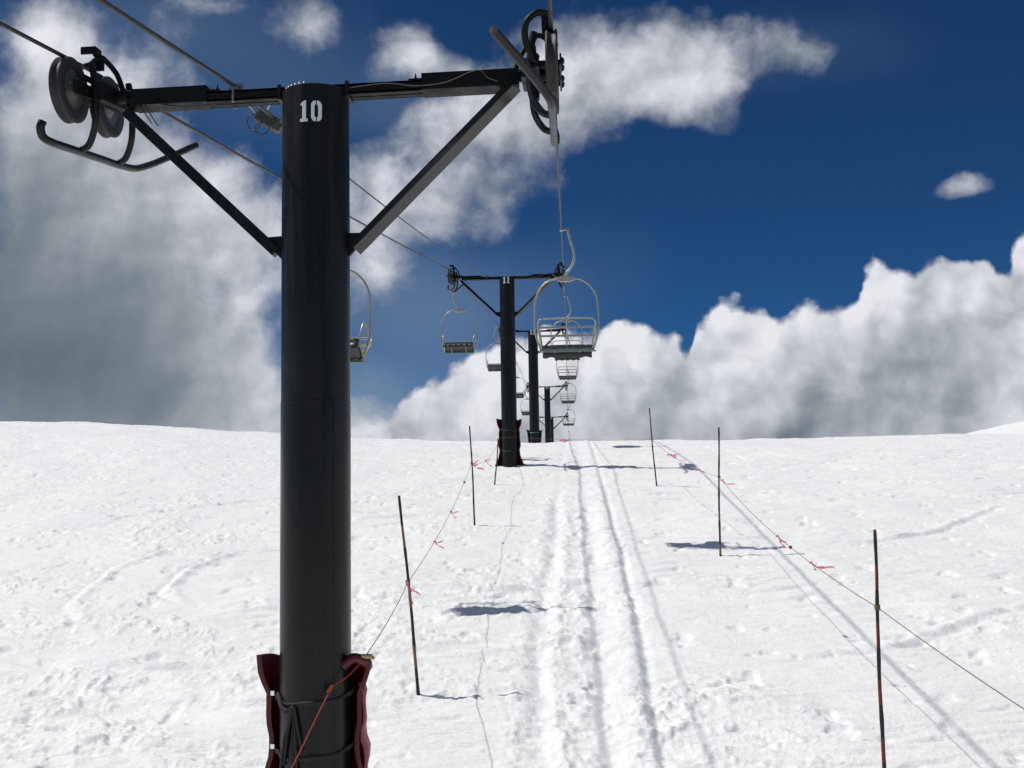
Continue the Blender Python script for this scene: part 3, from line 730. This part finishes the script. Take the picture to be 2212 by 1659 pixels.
# ---------------------------------------------------------------- ropes and cables
def strand(name, m, x, r, y0, y1, label, cat, zf, thin=False):
    pts = []; y = y0
    while y < y1: pts.append((x, y, zf(y))); y += .5 if y < 30 else 1.5
    mb = MB(); mb.tube(pts, [r if (y < 7.5 or not thin) else r * .62 for x, y, z in pts], 8); return tag(mb.build(name, m), label, cat)
def rz_l(y): return rope_z(y) - .026 * max(0, 1 - abs(y - 6.1) / 20)
def rz_r(y): return rope_z(y) + .026 * max(0, 1 - abs(y - 6.1) / 20)
tag(strand('haul_rope', M['rope'], XLr, .0125, -28, 148, 'thick steel haul rope on the left side, running over the left wheels of the towers', 'wire rope', rz_l), group='haul rope strands')
tag(strand('haul_rope', M['rope'], XRr, .0125, -28, 148, 'thick steel haul rope on the right side, rising straight overhead and carrying the slatted chairs', 'wire rope', rz_r), group='haul rope strands')
def comm_z(y):
    nodes = [(-30, -3.0), (-14, -.6), (6.04, 2.405), (26.0, 5.11), (45.2, 6.40), (74.4, 6.39), (88, 4.92), (112, 2.1)]
    for (a, za), (b, zb) in zip(nodes, nodes[1:]):
        if a <= y <= b:
            t = (y - a) / (b - a); return za + (zb - za) * t - .0003 * (b - a) ** 2 * 4 * t * (1 - t)
    return 0
strand('communication_cable', M['cable'], XP - .497, .0125, -28, 110, 'dark cable clamped on top of the cross arms between the pole and the left wheels', 'cable', comm_z, True)

# splice box hanging from the cable just uphill of tower 10
sb = empty('splice_box', (XP - .535, 6.9, 2.49)); tag(sb, 'small grey ribbed box with wire coils hanging behind the arm of tower 10', 'junction box')
b = MB(); rot = Matrix.Rotation(R(10), 3, 'Y') @ Matrix.Rotation(R(-24), 3, 'X')
def rb(c, s_): b.box(rot @ Vector(c), s_, rot)
rot2 = Matrix.Rotation(R(32), 3, 'Y'); rot = rot2
rb((0, 0, 0), (.16, .10, .085))
for k in range(5): rb((-.05 + .028 * k, 0, -.004), (.010, .112, .090))
rb((-.085, 0, .0), (.02, .115, .10)); rb((.085, 0, -.01), (.03, .07, .06))
b.build('box_body', M['pvc'], sb, .004)
b = MB(); b.tube([(.05 * math.cos(t) - .10, -.05 + .01 * math.sin(2 * t), .055 * math.sin(t) - .02) for t in [k * 2 * math.pi / 20 for k in range(20)]], .004, 6, closed=True)
b.build('wire_coil', M['cable'], sb); b = MB(); b.tube([(.05 * math.cos(t) - .055, -.02, .045 * math.sin(t) - .055) for t in [k * 2 * math.pi / 20 for k in range(20)]], .004, 6, closed=True)
b.build('wire_coil', M['cable'], sb)
b = MB(); b.tube(curve([(-.07, 0, .03), (-.13, -.2, .08), (-.17, -.45, .045), (-.17, -.78, -.06)], 6), .009, 6); b.build('hanger_wire', M['steel'], sb); b = MB(); b.tube([(-.05, 0, .04), (-.01, 0.02, .12)], .006, 6); b.build('hanger_wire', M['steel'], sb); b = MB()
b.tube([(.10, .02, -.03), (.20, .35, .03), (.02, .5, .19)], .005, 6)
b.build('hanger_wire', M['steel'], sb)

# ---------------------------------------------------------------- chairs
def make_chair():
    T = empty('lift_chair', (0, 0, 0)); cx = .055
    g = MB(); g.box((0, 0, 0), (.05, .12, .05)); g.tube([(0, 0, -.005), (.05, 0, -.02), (.10, 0, .0)], .016, 8); g.tube([(.105, -.05, .0), (.105, .05, .0)], .03, 10)
    g.build('grip', M['steel'], T)
    h = MB(); h.tube(curve([(.105, 0, .01), (.112, 0, -.07), (.145, 0, -.20), (.185, 0, -.33), (.20, 0, -.43), (.185, 0, -.54), (.13, 0, -.65), (.07, 0, -.72), (.04, 0, -.80)], 6), .0235, 12)
    h.build('hanger', M['galv'], T)
    pl = MB(); pl.prism([(cx - .15, -.79), (cx - .05, -.775), (cx + .07, -.775), (cx + .15, -.795), (cx + .14, -.835), (cx + .07, -.865), (cx - .09, -.865), (cx - .14, -.83)], -.03, .03)
    pl.build('hanger_plate', M['galv'], T, .006)
    b = MB(); half = [(.0, -.805), (.12, -.81), (.22, -.825), (.33, -.88), (.43, -.99), (.49, -1.13), (.505, -1.28), (.51, -1.45), (.51, -1.60), (.50, -1.70), (.465, -1.83), (.415, -1.97)]
    pts = [(cx - x, 0 if z > -1.6 else (-z - 1.6) * .10, z) for x, z in half[::-1]] + [(cx + x, 0 if z > -1.6 else (-z - 1.6) * .10, z) for x, z in half[1:]]
    b.tube(curve(pts, 4), .0165, 10); b.build('bail', M['galv'], T)
    bk = MB(); yb = -.16     # back frame with two slats
    fr = [(-.40, yb + .12, -1.97), (-.43, yb + .06, -1.80), (-.455, yb, -1.60), (-.45, yb - .02, -1.535), (-.40, yb - .03, -1.495), (-.2, yb - .035, -1.485), (0, yb - .035, -1.483), (.2, yb - .035, -1.485), (.40, yb - .03, -1.495), (.45, yb - .02, -1.535), (.455, yb, -1.60), (.43, yb + .06, -1.80), (.40, yb + .12, -1.97)]
    bk.tube(curve([(cx + x, y, z) for x, y, z in fr], 4), .0145, 8)
    bk.tube([(cx, yb - .04, -1.485), (cx, yb - .01, -1.70), (cx, yb + .10, -1.96)], .012, 8)
    bo = bk.build('back_frame', M['galv'], T)
    for z, y in ((-1.625, yb - .012), (-1.755, yb + .028)):
        sl_ = MB(); sl_.box((cx, y, z), (.875, .012, .036)); sl_.build('back_slat', M['galv'], T, .003)
    for s in (-1, 1):
        a = MB(); x = cx + s * .455
        a.tube(curve([(x, yb + .01, -1.66), (x + s * .01, 0, -1.665), (x, .16, -1.63), (x - s * .01, .26, -1.60), (x - s * .02, .30, -1.65), (x - s * .04, .30, -1.80), (cx + s * .40, .24, -1.96)], 5), .0125, 8)
        a.build('armrest', M['galv'], T)
    sf = MB(); sf.tube(curve([(cx - .42, -.06, -1.97), (cx - .42, .25, -1.955), (cx - .39, .30, -1.955), (cx + .39, .30, -1.955), (cx + .42, .25, -1.955), (cx + .42, -.06, -1.97)], 5), .014, 8)
    sf.bar((cx - .42, -.06, -1.975), (cx + .42, -.06, -1.975), .03, .03)
    for x in (-.2, .2): sf.bar((cx + x, -.06, -1.98), (cx + x, .30, -1.97), .03, .015)
    sf.build('seat_frame', M['teal'], T)
    sp = MB(); N = 24; vs = []; fs = []      # cushion, slightly quilted
    for side in (0, 1):
        for i in range(N + 1):
            for k in range(7):
                q = k / 6; x = -.40 + .80 * i / N
                zb_ = -1.945 - .012 * math.sin(i * 1.05) ** 2 - .01 * q if side == 0 else -1.885 - .03 * (abs(q - .5) * 2) ** 4 - .008 * math.cos(i * 1.05) ** 2
                vs.append((cx + x, -.10 + .42 * q, zb_ + .02 * q))
    W = 7; off = (N + 1) * 7
    for i in range(N):
        for k in range(6): fs += [(i * W + k, i * W + k + 1, (i + 1) * W + k + 1, (i + 1) * W + k), (off + i * W + k, off + (i + 1) * W + k, off + (i + 1) * W + k + 1, off + i * W + k + 1)]
    for i in range(N): fs += [(i * W, (i + 1) * W, off + (i + 1) * W, off + i * W), (i * W + 6, off + i * W + 6, off + (i + 1) * W + 6, (i + 1) * W + 6)]
    for k in range(6): fs += [(k, off + k, off + k + 1, k + 1), (N * W + k, N * W + k + 1, off + N * W + k + 1, off + N * W + k)]
    sp.add(vs, fs, True); sp.build('seat_cushion', M['pad'], T)
    vl = MB(); vs = []; n = 30                      # skirt hanging under the front edge of the seat
    for i in range(n + 1):
        x = cx - .40 + .80 * i / n
        for (y, z) in ((.315, -1.93), (.325, -1.99), (.32, -2.055 - .010 * math.sin(i * .9))): vs.append((x, y + .006 * math.sin(i * 1.1), z))
    vl.add(vs, [(i * 3 + k, i * 3 + k + 1, i * 3 + k + 4, i * 3 + k + 3) for i in range(n) for k in range(2)], True)
    vo = vl.build('seat_skirt', M['pad'], T); vo.modifiers.new('thickness', 'SOLIDIFY').thickness = .012
    return T
def copy_tree(o, parent=None):
    c = o.copy(); COL.objects.link(c); c.parent = parent
    for ch in list(o.children): copy_tree(ch, c)
    return c
proto = make_chair(); first = True
CH = [(XRr, 16.35, 0, 'large two-seat slatted chair in the foreground on the right rope, in front of tower 11', 'right'),
      (XRr, 32.6, 0, 'right-rope chair mostly hidden behind the nearest slatted chair, its hanger showing inside it', 'right'),
      (XRr, 48.7, 0, 'right-rope chair directly below the seat of the nearest slatted chair, beside tower 12', 'right'),
      (XRr, 64.8, 0, 'right-rope chair hanging beside the arm of tower 13', 'right'),
      (XRr, 81.0, 0, 'right-rope chair just above the snow crest, beside the arm of tower 14', 'right'),
      (XRr, 97.0, 0, 'tiny farthest right-rope chair, only its top showing over the snow crest', 'right'),
      (XLr, 12.9, 180, 'near left-rope chair half hidden behind the pole of tower 10', 'left'),
      (XLr, 28.4, 180, 'left-rope chair facing us under the left wheels of tower 11', 'left'),
      (XLr, 44.2, 180, 'left-rope chair partly behind the pole of tower 11, above the clouds', 'left'),
      (XLr, 60.0, 180, 'left-rope chair seen in the gap between towers 11 and 12', 'left'),
      (XLr, 76.0, 180, 'farthest left-rope chair, just above the pad of tower 12', 'left')]
for x, y, rz, lab, side in CH:
    o = proto if first else copy_tree(proto); first = False
    o.location = (x, y, rope_z(y)); o.rotation_euler = (0, 0, R(rz))
    if side == 'left':          # seats of the descending chairs are tipped back
        for ch in o.children:
            if ch.name.split('.')[0] in ('back_frame', 'back_slat', 'armrest', 'seat_frame', 'seat_cushion', 'seat_skirt'):
                th = R(31); pv = Vector((0, .02, -1.93)); ch.rotation_euler = (th, 0, 0); ch.location = pv - Matrix.Rotation(th, 3, 'X') @ pv
    tag(o, lab, 'lift chair', 'empty lift chairs going up on the right rope' if side == 'right' else 'empty lift chairs coming down on the left rope')

# ---------------------------------------------------------------- stakes
def atY(px, py, y): return ray(px, py) * y
STK = [('L1', -1.44, 9.69, -.17, 1.84, 'stake_tan', 'black and tan bamboo stake leaning left just right of tower 10'),
       ('L2', -1.68, 18.14, -.07, 1.76, 'stake_brown', 'thin brown bamboo stake left of tower 11 with pink tape tied on'),
       ('L3', -1.68, 23.13, .09, 1.03, 'stake_brown', 'short dark bamboo stake leaning against the red pad of tower 11'),
       ('R1', 2.27, 7.94, .01, 1.83, 'stake_red', 'nearest bamboo stake on the right with black and red bands'),
       ('R2', 2.22, 15.67, .04, 1.92, 'stake_yel', 'dark bamboo stake with a yellowish top, middle one of the right row'),
       ('R3', 1.86, 22.36, -.11, 1.68, 'stake_brown', 'farthest right-hand bamboo stake, standing on the crest line')]
STAKE = {}
for key, x, y, dx, h, m, lab in STK:
    z = gz(x, y); T = MB(); pts = []; rs = []
    for k in range(-3, 22):
        t = k / 21; wob = .006 * math.sin(k * .28 + x)
        pts.append((dx * t + wob, .004 * math.sin(k), h * t)); rs.append((.0155 - .004 * t) * (1.18 if k % 5 == 0 else 1))
    T.tube(pts, rs, 8); o = T.build('bamboo_stake', M[m]); o.location = (x, y, z)
    tag(o, lab, 'bamboo stake', 'bamboo stakes marking the lift lane'); STAKE[key] = (Vector((x, y, z)), dx, h)
def on_stake(key, py):        # the point of a stake seen at that height in the photo
    b_, dx, h = STAKE[key]; best = None
    for k in range(201):
        t = k / 200; p = b_ + Vector((dx * t, 0, h * t)); c = CAM.inverted().to_3x3() @ p; yy = 829.5 - 2219 * c.y / -c.z
        if best is None or abs(yy - py) < best[0]: best = (abs(yy - py), p)
    return best[1]
# ---------------------------------------------------------------- boundary cord
A = Vector((XP + .30, 6.0, -1.035)); l1 = on_stake('L1', 1258); l2 = on_stake('L2', 1000)
T11a = Vector((XP - .24, 25.86, 1.0)); T11b = Vector((XP + .22, 25.8, .86)); l3 = on_stake('L3', 958)
r3 = on_stake('R3', 950); r2 = on_stake('R2', 1030); r1 = on_stake('R1', 1313); rE = Vector((2.55, 4.6, gz(2.55, 4.6) + .9))
def span(a, b, sag, n=14):
    return [a.lerp(b, k / n) - Vector((0, 0, sag * 4 * (k / n) * (1 - k / n))) for k in range(n + 1)]
path = span(A, l1, .03)[:-1] + span(l1, l2, .13)[:-1] + span(l2, l3, .16)[:-1] + span(l3, T11a, .01, 3)[:-1]
arc = [Vector((XP + .235 * math.sin(t), 26.0 - .235 * math.cos(t), .93)) for t in [R(-80 + 16 * k) for k in range(11)]]
rest = span(arc[-1], r3, .03)[:-1] + span(r3, r2, .10)[:-1] + span(r2, r1, .13)[:-1] + span(r1, rE, .03)
c_ = MB(); c_.tube(path + arc + rest, .0031, 6)
bc = c_.build('boundary_cord', M['line']); tag(bc, 'thin brown cord strung from stake to stake around the lift lane', 'cord')
for p, r_ in ((l1, .022), (l2, .022), (r3, .018), (r2, .020), (r1, .022)):
    k_ = MB(); k_.tube([p + Vector((0, 0, -.02)), p + Vector((0, 0, .02))], r_, 8); k_.build('knot', M['line'], bc)
for a, b2, t in ((l1, l2, .80), (r2, r1, .62)):
    q = span(a, b2, .13, 50)[int(t * 50)]; k_ = MB(); k_.lathe([(.001, -.02), (.016, -.012), (.02, 0), (.016, .012), (.001, .02)], 8, Matrix.Translation(q)); k_.build('knot', M['line'], bc)
k_ = MB(); k_.tube([A + Vector((-.02, -.02, .005)), A + Vector((.04, .0, .0))], .014, 8); k_.tube([A + Vector((.03, 0, .0)), A + Vector((.055, -.01, -.008))], .009, 8)
k_.build('clip', M['brass'], bc)
# orange cord crossing the front of tower 10
oc = MB(); f = Vector((XP + .135, 5.835, -1.195))
e1 = Vector((XP - .06, 5.30, -1.70)); 
oc.tube(curve([A + Vector((-.02, -.01, -.03)), Vector((XP + .215, 5.90, -1.13)), f, f.lerp(e1, .5) + Vector((0, -.01, -.004)), e1, e1 + (e1 - f) * 1.2], 8), .0048, 8)
oo = oc.build('guy_cord', M['orange']); tag(oo, 'orange braided cord running down across the front of tower 10', 'cord')
ek = MB(); ek.tube([f + Vector((.012, -.004, .035)), f + Vector((-.010, -.012, -.008))], .009, 8); ek.build('knot', M['orange'], oo)

# ---------------------------------------------------------------- pink flagging tapes
TAPES = [('path', 983, 1112, 'pink tape tied on the cord above the second knot, between the left stakes'),
         ('path', 942, 1180, 'pink tape fluttering on the left cord, midway between two stakes')]
def tape(p, tails, label, wd=.010):
    mb = MB(); rnd = random.Random(int(p.x * 1000 + p.y * 77))
    for (dx, dz, L_) in tails:
        n = 9; vs = []; d = Vector((dx, rnd.uniform(-.35, .35), dz)).normalized()
        for i in range(n + 1):
            t = i / n; q = d * (L_ * .72 * t) + Vector((0, .02 * math.sin(t * 7 + dx * 5), .035 * math.sin(t * 5 + dx * 3) * L_ / .3 - .25 * L_ * t * t))
            tw = Vector((.25 * math.sin(t * 6), .35, math.cos(t * 5))).normalized() * wd * (.6 + .4 * t)
            vs += [q - tw, q + tw]
        mb.add(vs, [(2 * i, 2 * i + 1, 2 * i + 3, 2 * i + 2) for i in range(n)], True)
    mb.tube([(-.014, 0, 0), (.014, 0, .006)], .011, 8)
    o = mb.build('flagging_tape', M['pink']); o.location = p; md = o.modifiers.new('thickness', 'SOLIDIFY'); md.thickness = .002
    tag(o, label, 'marker tape', 'pink tapes tied along the cord')
def on_path(pts, px, py):
    best = None; inv = CAM.inverted().to_3x3()
    for a, b2 in zip(pts, pts[1:]):
        for k in range(20):
            p = a.lerp(b2, k / 20); c = inv @ p
            if c.z > -.5: continue
            x = 1106 + 2219 * c.x / -c.z; y = 829.5 - 2219 * c.y / -c.z; d = (x - px) ** 2 + (y - py) ** 2
            if best is None or d < best[0]: best = (d, p)
    return best[1]
ALL = path + arc + rest
tape(on_path(path, 880, 1262), [(1, -.55, .20), (.5, -1.3, .22), (.9, -.9, .10)], 'pink tape knotted to the black and tan stake right of tower 10')
tape(on_path(path, 942, 1172), [(1, .15, .14), (1, -.6, .18)], 'pink tape on the left cord, next one above the black and tan stake')
tape(on_path(path, 975, 1106), [(1, .1, .15), (.7, -.7, .15)], 'pink tape on the left cord, halfway from the tan stake to the brown one')
tape(on_path(path, 1018, 1000), [(1, .5, .20), (1, -.4, .34), (.8, -.1, .16)], 'pink tape in a bunch on the brown stake left of tower 11', .016)
tape(on_path(path, 1048, 992), [(1, .3, .14), (1, -.9, .24), (-.6, -.9, .12)], 'pink tape on the cord just left of the red pad of tower 11', .013)
tape(on_path(rest, 1217, 951), [(1, -.1, .14), (-1, .0, .14), (1, -.35, .12), (.4, -.5, .08)], 'pink tape bunched on the cord over the snow crest, right of the towers', .026)
tape(on_path(rest, 1452, 976), [(-1, .1, .10), (1, .1, .17), (1, -.4, .18)], 'pink tape on the right cord, nearest the farthest stake', .02)
tape(on_path(rest, 1512, 1010), [(-1, .25, .12), (1, -.25, .13)], 'pink tape on the right cord above the dark chair shadow')
tape(on_path(rest, 1562, 1036), [(1, -.2, .26), (.3, .3, .06)], 'pink tape streaming right beside the middle stake of the right row')
tape(on_path(rest, 1690, 1145), [(.7, -.75, .19), (.9, -.5, .15), (.6, -.8, .10)], 'short thick pink tape hanging along the right cord, upper near one')
tape(on_path(rest, 1762, 1201), [(1, -.05, .30), (1, -.2, .20), (.6, -.5, .12)], 'pink tape with a long tail blowing right, lower near one on the right cord')
